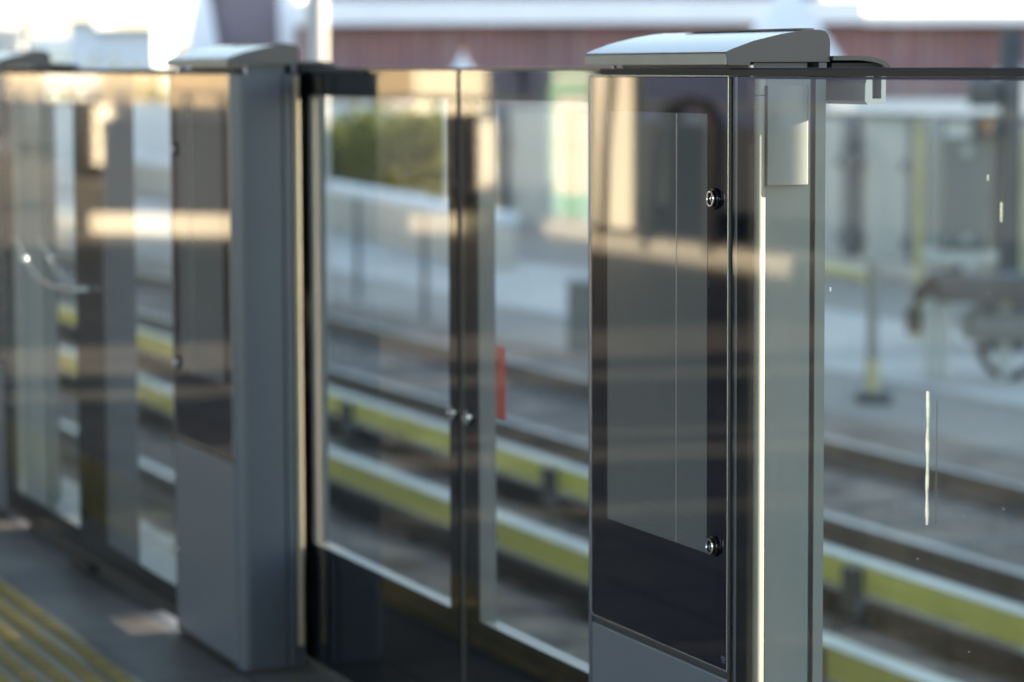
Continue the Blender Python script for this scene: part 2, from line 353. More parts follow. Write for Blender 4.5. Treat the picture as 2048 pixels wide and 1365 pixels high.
    MB().plan(f(q+q2), 1.139, 1.276).build('guide_bracket', 'sideplate', t, smooth=True)
    return t
def text_part(body, size, loc, parent, rz=0):
    cu = bpy.data.curves.new('glass_marking', 'FONT'); cu.body = body; cu.size = size; cu.align_x = 'CENTER'
    cu.space_line = .95; cu.extrude = .00005
    cu.materials.append(M['mark'])
    o = bpy.data.objects.new('glass_marking', cu); COL.objects.link(o); o.parent = parent
    o.location = loc; o.rotation_euler = (R(90), 0, rz); return o

def make_screen(m, n_wide, length, label, post):
    """fixed glass pane; local x=0 at its -x end, running to x=length.  wide = printed border width at the -x end."""
    t = thing('fixed_glass_screen', (0, 0, 0), label, 'glass screen', G_S)
    L = length
    MB().box(.003, L-.003, .001, .009, .052, 1.289).build('glass', 'glass', t, bevel=.0006)
    b = MB()
    b.box(.0005, n_wide, .0094, .0108, .052, 1.289); b.box(L-.032, L-.003, .0094, .0108, .052, 1.289)
    b.box(n_wide, L-.032, .0094, .0108, 1.2855, 1.289); b.box(n_wide, L-.032, .0094, .0108, .052, .098)
    b.build('printed_border', 'black', t)
    rows = MB(); z = .1
    while z < 1.284:
        for i, r in enumerate((.0011, .0009, .0007, .0004)):
            cx = n_wide+.0022+.0031*i
            for s in (0,):
                rows.bm.faces.new([rows.bm.verts.new((cx+dx*r, .0093, z+dz*r)) for dx, dz in ((-1, -1), (1, -1), (1, 1), (-1, 1))])
        z += .0037
    rows.build('border_dots', 'black', t)
    MB().side([(-.003, 1.2895), (-.004, 1.2975), (-.001, 1.3005), (.010, 1.3005), (.013, 1.2975), (.013, 1.2895)], .001, L-.001).build('top_rail', 'rubber', t, smooth=True)
    MB().box(.001, L-.001, -.002, .012, .030, .0515).build('bottom_rail', 'rubber', t, bevel=.002)
    MB().box(L*.18 if post else .2, L-.012 if not post else L*.72, .02, .075, 0, .030).build('sill_block', 'dark', t)
    if post:
        MB().box(.02, n_wide-.01, .011, .098, .03, 1.289).build('post', 'housing', t, bevel=.003)
        MB().box(-.06, .13, -.006, .05, 0, .026).build('post_foot', 'rubber', t, bevel=.002)
    return t

def make_leaf(m, label):
    """sliding door leaf; meeting edge at local x=0, running to m*L behind the pillar."""
    t = thing('sliding_door', (0, 0, 0), label, 'sliding glass door', G_D)
    L = 1.33; X = lambda a: a*m; IN = .934
    wide = .071 if m > 0 else .078                          # printed stile at the meeting edge
    # glass sits at local y 0..0.008; frame behind it
    MB().box(X(.008), X(L-.008), 0, .008, .008, 1.296).build('glass', 'dglassclear', t)
    b = MB()
    b.box(X(.010), X(L-.010), .0083, .0098, 1.243, 1.295); b.box(X(.010), X(L-.010), .0083, .0098, .010, .272)
    b.box(X(.010), X(wide), .0083, .0098, .272, 1.243); b.box(X(IN), X(L-.010), .0083, .0098, .272, 1.243)
    b.build('printed_border', 'black', t)
    fr = MB()
    fr.box(X(.012), X(wide-.002), .010, .044, .010, 1.293); fr.box(X(IN+.002), X(L-.012), .010, .044, .010, 1.293)
    fr.box(X(wide-.002), X(IN+.002), .010, .0124, 1.250, 1.293); fr.box(X(wide-.002), X(IN+.002), .010, .044, .010, .266)
    fr.build('frame', 'frame', t)
    MB().box(X(wide), X(IN), .0102, .0435, .2663, .271).build('sunlit_ledge', 'cream', t)  # frame ledge made paler, its sunlight put into the colour
    MB().box(0, X(.0075), .002, .046, .008, 1.296).build('edge_rubber', 'rubber', t, bevel=.003)
    MB().side([(-.001, 1.2967), (-.001, 1.3015), (.044, 1.3015), (.044, 1.2967)], X(.004), X(L-.01)).build('top_rail', 'housing', t)
    lx = X(.039)
    lk = MB().lathe([(.0001, 0), (.0155, 0), (.0155, .003), (.0135, .005), (.0001, .005)], (lx, -.0005, .652)).build('lock', 'trim', t, smooth=True)
    MB().lathe([(.0001, .005), (.0065, .005), (.0055, .0075), (.0001, .0075)], (lx, -.0005, .652), n=6).build('key_cylinder', 'chrome', lk)
    MB().box(lx-.010, lx+.010, -.0105, -.0056, .6505, .6535).build('lock_lever', 'chrome', lk, bevel=.001)
    # rail housing carried behind the top of the leaf, a U-shaped channel open at the top
    u = [(.0145, 1.2965), (.0125, 1.292), (.0150, 1.288), (.0150, 1.2805), (.0135, 1.2775), (.0130, 1.2545), (.0175, 1.2495), (.0425, 1.2495), (.0455, 1.2525), (.0455, 1.2965), (.0385, 1.2965), (.0385, 1.2575), (.0245, 1.2575), (.0245, 1.284), (.0265, 1.288), (.0250, 1.2965)]
    MB().side(u, X(.03), X(1.556)).build('rail_channel', 'alu', t)
    return t

DY = .165
# pillars in the picture
pB = make_pillar(1, 'blurred grey pillar with tall side panel, between the left glass screens and the double doors'); pB.location = (-2.42-H2, 0, 0)
pC = make_pillar(-1, 'sharp grey pillar with black glass front, sloping cap and two round locks'); pC.location = (-H2, 0, 0)
text_part('JUNGLAS\nTEMPER\nDAVIS', (.0036), (H2-.0135, -.00125, .4775), pC)
sm = MB()
for (x0, y0, x1, y1) in ((1285, 1003, 1316, 1013), (1350, 1023, 1383, 1035), (1284, 1041, 1312, 1050), (1350, 1062, 1382, 1073), (1262, 940, 1263, 952), (1276, 934, 1283, 937), (1328, 300, 1329, 312), (1417, 560, 1418, 574)):
    p, q = ony(x0, y0, -.0016), ony(x1, y1, -.0016); e = Vector((0, 0, .00045)) if abs(x1-x0) > abs(y1-y0) else Vector((.0005, 0, 0)); o_ = Vector((pC.location.x, 0, 0))
    sm.prism([p-o_, q-o_, q-o_+e, p-o_+e], (0, .0004, 0))
sm.build('scuff_marks', 'scuff_or_ghost', pC)
pA = copy_tree(pC); pA.location = (-4.82-H2, 0, 0); tag(pA, 'dark cap of a pillar cut off by the left edge of the photo', 'screen door pillar', G_P)
for o in list(pA.children):
    if o.name.startswith(('glass_marking', 'scuff_marks')): bpy.data.objects.remove(o)
MB().lathe([(.0001, 0), (.012, 0), (.010, .006), (.0001, .007)], (-H2+.01, -.004, .195)).build('bolt', 'chrome', pB, smooth=True)
# panes
SEAM_L = -3.93
sR = make_screen(1, .0495, .962, 'large glass screen right of the sharp pillar, with a dried white drip', False); sR.location = (.004, 0, 0)
s2 = make_screen(1, .285, abs(SEAM_L)-2.943, 'left glass screen next to the blurred pillar, with a wide black band', True); s2.location = (SEAM_L, 0, 0)
s1 = make_screen(1, .040, 4.818-abs(SEAM_L), 'leftmost glass screen, with a bent metal handle on it', False); s1.location = (-4.818, 0, 0)
for o in list(s1.children):
    if o.name.startswith('printed_border'):
        bpy.data.objects.remove(o)
LL = 4.818-abs(SEAM_L)
b = MB(); b.box(.003, .04, .0094, .0108, .052, 1.289); b.box(LL-.008, LL-.003, .0094, .0108, .052, 1.289); b.box(.04, LL-.008, .0094, .0108, 1.2855, 1.289); b.box(.04, LL-.008, .0094, .0108, .052, .098)
b.build('printed_border', 'black', s1)
# drips and smears on the right-hand pane
d0, d1 = ony(1855, 783, -.0003), ony(1858, 1052, -.0003)
def drip(parent, x, z0, z1, w, mat='drip'):
    m_ = MB(); n = 26; L_, R_ = [], []
    for i in range(n+1):
        z = z1+(z0-z1)*i/n; j = math.sin(i*1.7)*.08+math.sin(i*.6+1)*.18
        ww = w*(.75+.25*math.sin(i*.9))*(1 if i > 2 else (.4+.3*i))*(1 if i < n-1 else 1.35)
        L_.append((x-ww/2+j*w*.3, z)); R_.append((x+ww/2+j*w*.3, z))
    m_.prism([(a, -.0003, z) for a, z in L_+R_[::-1]], (0, .0009, 0))
    return m_.build('drip_or_ghost', mat, parent)
drip(sR, d0.x-sR.location.x, d0.z, d1.z, .0062)
for (x, y, l, w) in ((2002, 405, 40, .004), (1660, 575, 8, .003), (1975, 350, 12, .003)):
    p = ony(x, y, -.0003); q = ony(x, y+l, -.0003); drip(sR, p.x-sR.location.x, p.z, q.z, w)
hp = [(26, 478), (34, 488), (44, 508), (58, 535), (80, 560), (106, 574), (126, 578), (146, 580)]
hd = MB().tube([ony(x, y, -.035)+Vector((4.818, 0, 0)) for x, y in hp]+[ony(150, 580, -.035)+Vector((4.818, .034, 0))], .0048, 10).build('bent_handle', 'alu', None, smooth=True)
tag(hd, 'thin bent metal handle on the leftmost glass screen', 'handle'); hd.location = (-4.818, 0, 0)
kp = ony(48, 519, -.038)+Vector((4.818, 0, 0)); MB().lathe([(.011*math.sin(R(a)), -.011*math.cos(R(a))) for a in range(0, 181, 15)], kp, n=16).build('glint_ball', 'chrome', hd, smooth=True)  # polished ball added to the handle only to catch a glint
gd = ony(1874, 800, .0096), ony(1875, 1050, .0096)
gm = MB(); gx = gd[0].x-sR.location.x; gm.box(gx-.0008, gx+.0008, .0094, .0098, gd[1].z, gd[0].z); gm.build('drip_or_ghost', 'scuff_or_ghost', sR)  # ghost reflection of the drip, painted as a faint strip
# sliding doors between the two visible pillars
dL = make_leaf(-1, 'left leaf of the closed double doors, beside the blurred pillar'); dL.location = (-1.503, DY, 0)
dR = make_leaf(1, 'right leaf of the closed double doors, with a red sticker'); dR.location = (-1.499, DY, 0)
MB().box(.160, .208, .0083, .0092, .665, .798).build('red_sticker', 'red', dR, bevel=.0004)
# the same bays further along, outside the frame: they throw the bands of shade on the platform
bay = (('p', pB, -2.42-H2-4.82), ('s', s2, SEAM_L-4.82), ('d', dL, -1.526-4.82), ('d', dR, -1.522-4.82))
far_lab = {'p': 'far grey pillar of the same row, beyond the left edge of the photo', 's': 'far fixed glass screen of the same row, beyond the left edge', 'd': 'far sliding glass door of the same row, beyond the left edge'}
for k, src, x in bay:
    c = copy_tree(src); c.location.x = x; c['label'] = far_lab[k]
    for o in list(c.children):
        if o.name.split('.')[0] in ('glass_marking', 'red_sticker', 'drip_or_ghost', 'scuff_marks'): bpy.data.objects.remove(o)
c = copy_tree(s2); c.location.x = .966; c['label'] = 'near fixed glass screen beyond the right edge of the photo'
c = copy_tree(pB); c.location.x = 1.90+H2; c['label'] = 'near grey pillar beyond the right edge of the photo'

# ------------------------------------------------------------------ platform
XA, XB = -75, 14
struct(MB().box(XA, XB, -7.9, .30, -1.15, 0).build('platform_floor', 'floor'))
struct(MB().box(XA, XB, .3005, .36, -1.15, -.002).build('platform_kerb', 'kerb'))
tb = MB().box(XA, XB, -.53, -.225, 0.0005, .004).build('tactile_paving', 'tactbase'); struct(tb)
dm = MB()
x = -1.2
while x > -9:
    for r in range(5):
        y = -.227-.03-.06*r; c = (x, y, .004); n = 8
        a = [dm.bm.verts.new((x+.0255*math.cos(k*math.pi/4), y+.0255*math.sin(k*math.pi/4), .004)) for k in range(n)]
        bt = [dm.bm.verts.new((x+.018*math.cos(k*math.pi/4), y+.018*math.sin(k*math.pi/4), .009)) for k in range(n)]
        for k in range(n): dm.bm.faces.new((a[k], a[(k+1) % n], bt[(k+1) % n], bt[k]))
        dm.bm.faces.new(bt)
    x -= .06
dm.build('warning_domes', 'tact', tb)

# ------------------------------------------------------------------ track
def sheet(name, x0, x1, y0, y1, z, mat): 
    m_ = MB(); m_.bm.faces.new([m_.bm.verts.new(p) for p in ((x0, y0, z), (x1, y0, z), (x1, y1, z), (x0, y1, z))])
    return struct(m_.build(name, mat))
sheet('ground', -700, 700, -700, 700, -1.19, 'ground')
bl = MB(); NX, NY = 260, 34
bx0, bx1, by0, by1 = -52., 12., .37, 8.2
vs = [[None]*(NY+1) for _ in range(NX+1)]
for i in range(NX+1):
    for j in range(NY+1):
        u, v = bx0+(bx1-bx0)*i/NX, by0+(by1-by0)*j/NY
        e = min(1, (by1-v)/.8)
        vs[i][j] = bl.bm.verts.new((u, v, -1.18+e*(.082+random.uniform(-.022, .022))))
for i in range(NX):
    for j in range(NY): bl.bm.faces.new((vs[i][j], vs[i+1][j], vs[i+1][j+1], vs[i][j+1]))
o = bl.build('track_ballast', 'ballast'); o['kind'] = 'stuff'; o['label'] = 'dark ballast stones of the railway track'
sheet('trackside_path', -80, 12, 9.6, 12.4, -1.184, 'pale')
# sleepers
sl0 = MB().box(-.12, .12, -1.2, 1.2, -1.24, -1.085).build('sleeper', 'sleeper', bevel=.02)
tag(sl0, 'concrete sleeper of the track nearest the platform', 'sleeper', 'concrete sleepers under the rails')
for tr, yc in ((0, 1.75), (1, 5.85)):
    for k in range(46):
        o = sl0 if (tr == 0 and k == 0) else sl0.copy()
        if o is not sl0: COL.objects.link(o)
        o.location = (-2.5-.75*k, yc, 0)
        o['label'] = 'concrete sleeper of the track nearest the platform' if tr == 0 else 'concrete sleeper of the second track, beyond the yellow covers'
rp = [(-.065, -1.085), (.065, -1.085), (.065, -1.075), (.012, -1.055), (.009, -.985), (.034, -.972), (.034, -.947), (.028, -.943), (-.028, -.943), (-.034, -.947), (-.034, -.972), (-.009, -.985), (-.012, -1.055), (-.065, -1.075)]
for yc, lab in ((1.03, 'steel rail right below the platform edge'), (2.47, 'steel rail in front of the yellow covers'), (5.13, 'steel rail just behind the yellow covers'), (6.57, 'farthest steel rail of the second track')):
    o = MB().side(rp, XA, XB).build('running_rail', 'railtop'); o.location.y = yc; tag(o, lab, 'rail', 'running rails of the two tracks')
# covered conductor rails
def cover(y, zt, lab, xs):
    t = thing('conductor_rail', (0, y, 0), lab, 'third rail', 'covered third rails between the tracks')
    MB().side([(0, zt-.004), (0, zt-.126), (.008, zt-.126), (.008, zt-.004)], XA, 4).build('cover_board', 'yellow', t)
    MB().side([(-.004, zt), (-.004, zt-.0038), (.1, zt-.0038), (.1, zt)], XA, 4).build('cover_top', 'paletop', t)
    for k in range(6):
        xj = xs[0]-2.2-6.8*k; MB().box(xj-.06, xj+.06, -.0045, -.0005, zt-.125, zt-.004).build('joint_strap', 'yellow', t)
    MB().side(rp, XA, 4).build('contact_rail', 'dullblack', t).location = (0, .085, -.045)
    for x in xs:
        MB().box(x-.062, x+.062, -.05, -.002, zt-.22, zt-.018).box(x-.032, x+.032, -.04, .06, -1.15, zt-.26).box(x-.05, x+.05, .009, .084, zt-.05, zt-.006).build('support_bracket', 'bracket', t, bevel=.008)
    return t
bx = ony(1688, 1180, 4.12).x
cover(4.185, -.80, 'farther yellow third rail cover with a pale top', [bx-3.4*k for k in range(-1, 7)])
cover(3.22, -.80, 'nearer yellow third rail cover with a pale top', [bx-1.9-3.4*k for k in range(-1, 7)])

# ------------------------------------------------------------------ beyond the tracks
# noise barrier
FY = 15.6
fe = thing('noise_barrier', (0, FY, 0), 'grey white panel fence with blue grey posts beyond the tracks', 'fence')
xs = [ony(p, 300, FY).x for p in (985, 1010, 1146, 1240, 1420, 1560, 1712, 1845, 2000, 2160, 2330)]
zt = ony(1645, 232, FY).z; zb = -1.19
for a, b_ in zip(xs, xs[1:]):
    MB().box(a+.06, b_-.06, 0, .06, zb+.16, zt).build('panel', 'fpanel', fe, bevel=.01)
for a in xs[1:]:
    MB().box(a-.16, a+.16, -.12, .1, zb, zt-.02).box(a-.24, a+.24, -.16, .1, zt-.62, zt-.5).box(a-.24, a+.24, -.16, .1, zb+.32, zb+.44).build('post', 'fpost', fe, bevel=.015)
MB().box(xs[0], xs[-1], -.25, .2, zb, zb+.155).build('base_curb', 'pale', fe)
MB().box(xs[0], xs[-1], -.05, .12, zt+.002, zt+.06).build('coping', 'fpost', fe)
# low retaining wall running away to the left
wl = [onz(x, y, -.55) for x, y in ((40, 270), (250, 318), (335, 328), (640, 372), (770, 396), (900, 424), (985, 436))]
t = thing('retaining_wall', (0, 0, 0), 'low pale concrete retaining wall below the green trees', 'wall')
wm = MB(); wc = MB()
for a, b_ in zip(wl, wl[1:]):
    wm.obox(a, b_, .3, -1.19, -.62); wc.obox(a, b_, .36, -.618, -.5)
wm.build('wall_face', 'pale', t); wc.build('wall_coping', 'white', t)
for x, y0, y1, lab in ((716, 392, 600, 'thin dark pole before the retaining wall, behind the left leaf'), (850, 430, 640, 'thin dark pole before the retaining wall, near the meeting doors')):
    p = onz(x, y1, -1.19); d_ = (p-CAM).dot(FW); q = at(x, y0, d_)
    o = MB().tube([(p.x, p.y, -1.19), (p.x, p.y, q.z)], .032, 8).build('trackside_pole', 'fpost', smooth=True); tag(o, lab, 'pole', 'thin dark trackside poles')
# trees
def tree(px, py_base, py_top, w, d, lab, n=2600):
    b0 = at(px, py_base, d); top = at(px, py_top, d); t = thing('tree', (b0.x, b0.y, -1.19), lab, 'tree', 'trees behind the retaining wall')
    hgt = top.z+1.19; rad = w/2
    MB().tube([(0, 0, 0), (.05, 0, hgt*.35), (.02, .05, hgt*.75)], .12, 8, .04).tube([(.04, 0, hgt*.35), (.5, .2, hgt*.6)], .06, 6, .02).tube([(.04, 0, hgt*.4), (-.5, -.1, hgt*.65)], .06, 6, .02).build('trunk', 'bark', t, smooth=True)
    m_ = MB(); cl = [(random.uniform(-rad, rad)*.75, random.uniform(-rad, rad)*.6, hgt*random.uniform(.3, .88)) for _ in range(22)]
    for k in range(n):
        c = Vector(random.choice(cl)); v = Vector((random.gauss(0, 1), random.gauss(0, 1), random.gauss(0, 1))).normalized()*rad*random.choice((.18, .3, .62))*random.uniform(.4, 1.25)
        v.z *= .7; p = c+v; p.z = max(.2, p.z); s = random.uniform(.05, .15)
        u = Vector((random.gauss(0, 1), random.gauss(0, 1), random.gauss(0, .6))).normalized(); w_ = u.orthogonal().normalized()
        m_.bm.faces.new([m_.bm.verts.new(p+u*s), m_.bm.verts.new(p+w_*s*.5), m_.bm.verts.new(p-u*s), m_.bm.verts.new(p-w_*s*.5)])
    m_.build('crown', 'leaf', t)
tree(690, 420, 248, 3.2, 58, 'dark green tree seen through the left edge of the left door leaf')
tree(790, 430, 238, 3.4, 56, 'mid green tree seen through the middle of the left door leaf')
tree(870, 440, 226, 2.6, 54, 'yellow green tree seen beside the meeting edge of the doors')
tree(285, 330, 150, 4.2, 72, 'green tree seen faintly through the screen beside the blurred pillar')
tree(60, 330, 146, 5.0, 76, 'wide green tree seen faintly through the leftmost screen')
tree(170, 330, 150, 4.6, 78, 'dim green tree seen faintly where the two left screens meet')
# pale parapet in front of the brick building
P0, P1 = at(-500, 260, 62), at(2400, 212, 62)
t = MB(); t.obox((P0.x, P0.y), (P1.x, P1.y), .4, -1.19, at(1300, 203, 62).z)
tag(t.build('parapet_wall', 'white'), 'long low white wall in front of the brown brick building', 'wall')
# brick building
BD = 72
t = thing('brick_building', (0, 0, 0), 'long brown brick building with a white eaves band and slate roof', 'building')
def slab(name, x0, x1, y0, y1, d, th, mat, parent, zlow=None, bevel=0):
    a, b_ = at(x0, y1, d), at(x1, y1, d); z1 = at((x0+x1)/2, y0, d).z; z0 = zlow if zlow is not None else at((x0+x1)/2, y1, d).z
    m_ = MB(); m_.obox((a.x, a.y), (b_.x, b_.y), -th, z0, z1)
    return m_.build(name, mat, parent, bevel=bevel)
def slab2(*a, **k): return slab(*a, **k)
w = slab('wall', 640, 2450, 58, 260, BD, 8, 'brick', t, zlow=-1.19)
slab('eaves_band', 640, 1645, 16, 57, BD-.4, 8.4, 'white', t)
slab('eaves_band', 1646, 2450, 40, 57, BD-.4, 8.4, 'white', t)
a, b_ = at(600, 15, BD-.8), at(1645, 15, BD-.8); h = Vector((-FW.x, -FW.y, 0)).normalized()
m_ = MB(); n_ = -h
m_.prism([a+Vector((0, 0, .0)), a+Vector((0, 0, .12)), a+n_*7+Vector((0, 0, 5.2)), a+n_*7+Vector((0, 0, 5.0))], b_-a); m_.build('roof', 'slate', t)
for x in (700, 780, 930, 1056, 1230, 1400): slab('downpipe', x, x+5, 16, 250, BD-.55, .12, 'slate', t)
for x in (1700, 1840, 1960): slab('pilaster', x, x+22, 59, 250, BD-.25, .24, 'brick', t)
# steep-roofed gable house at the left
t = thing('gable_house', (0, 0, 0), 'steep mauve slate gable with broad white barge boards', 'house')
d = 66
def poly(name, pts, d, th, mat, parent):
    P = [at(x, y, d) for x, y in pts]; fwd = Vector((FW.x, FW.y, 0)).normalized()
    m_ = MB(); m_.prism(P, fwd*th); return m_.build(name, mat, parent)
poly('roof', [(406, -60), (556, -60), (560, 94), (434, 94)], d, 5, 'slate', t)
poly('barge_board', [(398, -60), (406, -60), (434, 94), (434, 200), (372, 200), (372, 92)], d-.3, 5.3, 'white', t)
poly('barge_board', [(557, -60), (580, -60), (606, 60), (600, 200), (561, 200)], d-.3, 5.3, 'white', t)
poly('wall', [(435, 95), (560, 95), (560, 290), (435, 290)], d+.1, 5, 'brick', t)
poly('annex', [(345, 98), (371, 98), (371, 290), (345, 290)], d+.2, 4, 'brick', t)
# white canvas peaks
def tent(px, top, base, hw, d, lab):
    c = at(px, base, d); z1 = at(px, top, d).z; r = hw*d/FPX
    t = thing('canvas_tent', (c.x, c.y, -1.19), lab, 'tent', 'white peaked canvas tents', -YAW)
    H = z1+1.19; hb = c.z+1.19
    m_ = MB(); rings = []
    for k, (f_, g) in enumerate(((1, 0), (.74, .25), (.5, .5), (.26, .75), (.02, 1))):
        rr = r*f_; zz = hb+(H-hb)*g
        rings.append([m_.bm.verts.new((sx*rr, sy*rr, zz)) for sx, sy in ((-1, -1), (1, -1), (1, 1), (-1, 1))])
    for A_, B_ in zip(rings, rings[1:]):
        for k in range(4): m_.bm.faces.new((A_[k], A_[(k+1) % 4], B_[(k+1) % 4], B_[k]))
    m_.bm.faces.new(rings[0][::-1]); m_.bm.faces.new(rings[-1]); m_.build('canopy', 'tent', t)
    for sx, sy in ((-1, -1), (1, -1), (1, 1), (-1, 1)): MB().tube([(sx*r*.97, sy*r*.97, 0), (sx*r*.97, sy*r*.97, hb)], .05, 8).build('leg', 'white', t)
    MB().lathe([(.001, 0), (.04, 0), (.03, .05), (.001, .06)], (0, 0, H-.01), (0, 0, 1), 8).build('finial', 'pole', t)
tent(1574, -45, 140, 112, 50, 'tall white peaked tent rising behind the sharp pillar cap')
tent(925, 108, 150, 26, 48, 'small white tent peak above the meeting edge of the doors')
tent(2026, 92, 150, 30, 48, 'small white tent peak at the right edge')
# poles
def pole(px, d, dia, lab, mat='pole', top=-220):
    p = at(px, 150, d); z1 = at(px, top, d).z
    t = thing('utility_pole', (p.x, p.y, -1.19), lab, 'pole')
    MB().tube([(0, 0, 0), (0, 0, z1+1.19)], dia/2, 16, dia/2*.93).build('shaft', mat, t, smooth=True)
    MB().box(-.6, .6, -.05, .05, z1+1.0, z1+1.1).build('cross_arm', 'pole', t)
pole(633, 30, .225, 'thick pale concrete pole right of the mauve gable')
pole(56, 34, .055, 'thin grey pole at the far left of the skyline', 'fpost')
# houses on the skyline, left
def house(px0, px1, ytop, d, mat, lab, wins=(), rz=0, name='apartment_house', dep=10):
    a, b_ = at(px0, 140, d), at(px1, 140, d); zt_ = at((px0+px1)/2, ytop, d).z
    t = thing(name, (0, 0, 0), lab, 'building')
    m_ = MB(); m_.obox((a.x, a.y), (b_.x, b_.y), -dep, -1.19, zt_); m_.build('wall', mat, t)
    for (u0, u1, v0, v1) in wins: slab('window', u0, u1, v0, v1, d-.05, .04, 'window', t)
    p = MB(); p.obox((at(px0-2, 140, d-.2).x, at(px0-2, 140, d-.2).y), (at(px1+2, 140, d-.2).x, at(px1+2, 140, d-.2).y), -dep-.4, zt_+.002, zt_+.25); p.build('roof', 'greywall', t)
house(-120, 50, 58, 70, 'greywall', 'grey house cut by the left edge of the photo', [(2, 36, 84, 94), (-60, -20, 84, 94)])
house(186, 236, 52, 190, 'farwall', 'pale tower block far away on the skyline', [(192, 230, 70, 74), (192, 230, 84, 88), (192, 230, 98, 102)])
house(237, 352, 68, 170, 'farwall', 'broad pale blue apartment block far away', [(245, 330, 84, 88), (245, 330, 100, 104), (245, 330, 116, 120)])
# sunlit white building: turned so that its flank takes the sun
p = at(118, 140, 200); t = thing('white_house', (p.x, p.y, -1.19), 'bright sunlit cream building on the skyline at the left', 'building', None, R(52))
MB().box(-1.7, 1.7, -1.9, 1.6, 0, 4.4).build('wall', 'whitewall', t)
MB().box(-1.8, 1.8, -2.0, 1.7, 4.402, 4.6).build('roof', 'white', t)
MB().box(1.702, 1.73, -1, 0, 1.9, 2.7).build('window', 'farwall', t)

t = thing('added_shade_block', (-12, 24, -1.19), 'unseen grey block added to shade the tracks and platform, beyond the right edge of the photo', 'building')  # out-of-view block added to keep the sun off the tracks
MB().box(-26, 26, 0, 10, 0, 5.75).build('wall', 'greywall', t)
MB().box(-26.2, 26.2, -.3, 10.3, 5.752, 5.95).build('roof', 'slate', t)
for k in range(12): MB().box(-24+4.2*k, -22.2+4.2*k, -.03, -.002, 2, 4).build('window', 'window', t)
lit = [(-60, -18.2), (-10.1, -8.75), (-8.2, -7.3), (-6.25, -6.05), (-5.8, -5.17), (-4.77, -4.64), (-4.5, -4.28), (-3.13, -2.94), (-2.9, -2.74), (-2.47, -2.37), (-.35, 1.3), (3, 60)]
for (a0, a1), (b0, b1) in zip(lit, lit[1:]):
    MB().box(a1-1.46+12, b0-1.46+12, .35, .6, 5.952, 1.63+24.5*.2497+1.19).build('band_shade_screen', 'greywall', t)  # added screens, their gaps cut to shape the sunlit bands on the floor
for a0, a1 in lit[1:-1]:
    if (a0, a1) not in ((-4.77, -4.64), (-3.13, -2.94)): MB().box(a0-1.455+12, a1-1.465+12, .36, .59, 5.952, 7.47).build('band_shade_sill', 'greywall', t)  # added sill keeping the low sun off the floor near the doors
    else: MB().box(a0-1.455+12, a1-1.465+12, .36, .59, 1.19+6.19, 8.9).build('patch_shade_lintel', 'greywall', t)  # added lintel trimming the sun to small patches at the pillar bases

# equipment on the far side, seen through the right-hand glass
D = 26
def zat(x, y, d=D): return at(x, y, d).z
def base(x, d=D): p = at(x, 500, d); return (p.x, p.y, -1.19)
def rect_thing(name, x0, x1, y0, y1, d, dep, mat, lab, cat, legs=False, group=None):
    t = thing(name, base((x0+x1)/2, d), lab, cat, group, math.pi/2-YAW+math.pi/2*0)
    return t
sz = lambda px, d=D: px*d/FPX
rz = math.atan2(RT.y, RT.x)                                 # local x across the view
# cabinet
t = thing('signal_cabinet', base(1936), 'grey green trackside cabinet on two pale legs', 'cabinet', None, rz)
z0, z1 = zat(1936, 500)+1.19, zat(1936, 274)+1.19; hw = sz(54)
MB().box(-hw, hw, 0, .4, z0, z1).build('body', 'cabinet', t, bevel=.02)
MB().box(-hw+.03, hw-.03, -.012, -.002, z0+.04, z1-.04).build('door', 'cabinet', t, bevel=.004)
MB().lathe([(.001, 0), (.045, 0), (.04, .02), (.001, .02)], (-.02, -.013, z1-.12), n=16).build('dial', 'fpanel', t)
MB().lathe([(.001, 0), (.04, 0), (.035, .02), (.001, .02)], (-.02, -.013, z0+.1), n=16).build('dial', 'fpanel', t)
MB().box(-hw-.1, hw+.1, -.02, .42, z0-.12, z0-.01).build('shelf', 'fpanel', t, bevel=.01)
for s in (-1, 1): MB().box(s*hw*.75-.045, s*hw*.75+.045, .1, .2, 0, z0-.121).build('leg', 'fpanel', t)
MB().box(hw+.002, hw+.05, .05, .12, z0-.35, z1+.05).build('conduit', 'fpanel', t)
# dark signal post with lamp head
t = thing('signal_post', base(2018), 'thick dark signal post with a lamp head at the right edge', 'signal', None, rz)
zz = zat(2018, 60)+1.19
MB().tube([(0, 0, 0), (0, 0, zz)], sz(23), 16).build('shaft', 'bracket', t, smooth=True)
MB().box(-sz(84), -sz(24), -.1, .1, zat(1960, 214)+1.19, zat(1960, 152)+1.19).build('clamp', 'bracket', t, bevel=.04)
hd_ = MB().box(-sz(76), -sz(22), -.12, .12, zat(1968, 276)+1.19, zat(1968, 228)+1.19).build('lamp_head', 'bracket', t, bevel=.03)
MB().lathe([(.001, 0), (.065, 0), (.05, .03), (.001, .035)], (-sz(50), -.121, zat(1968, 250)+1.19), n=16).build('lens', 'orange', hd_, smooth=True)
MB().box(-sz(60), sz(60), -.2, .25, zat(2018, 660)+1.19, zat(2018, 585)+1.19).build('base_block', 'bracket', t, bevel=.04)
MB().box(-sz(38), sz(38), -.1, .15, 0, zat(2018, 660)+1.188).build('pedestal', 'bracket', t, bevel=.03)
# slim posts between fence and cabinet
for x, w_, mat, y0, y1, lab in ((1838, 20, 'ypaint', 238, 545, 'slim yellow post left of the trackside cabinet'), (1862, 17, 'fpanel', 232, 590, 'slim pale post between the yellow post and the cabinet'), (1882, 13, 'fpost', 246, 640, 'slim dark post at the left side of the cabinet'), (2046, 14, 'ypaint', 260, 570, 'slim yellow post at the right edge, beyond the dark signal post')):
    dd = D+1.2; p = at(x, 500, dd)
    o = MB().tube([(p.x, p.y, -1.19), (p.x, p.y, at(x, y0, dd).z)], w_*dd/FPX/2, 12).build('marker_post', mat, smooth=True); tag(o, lab, 'post')
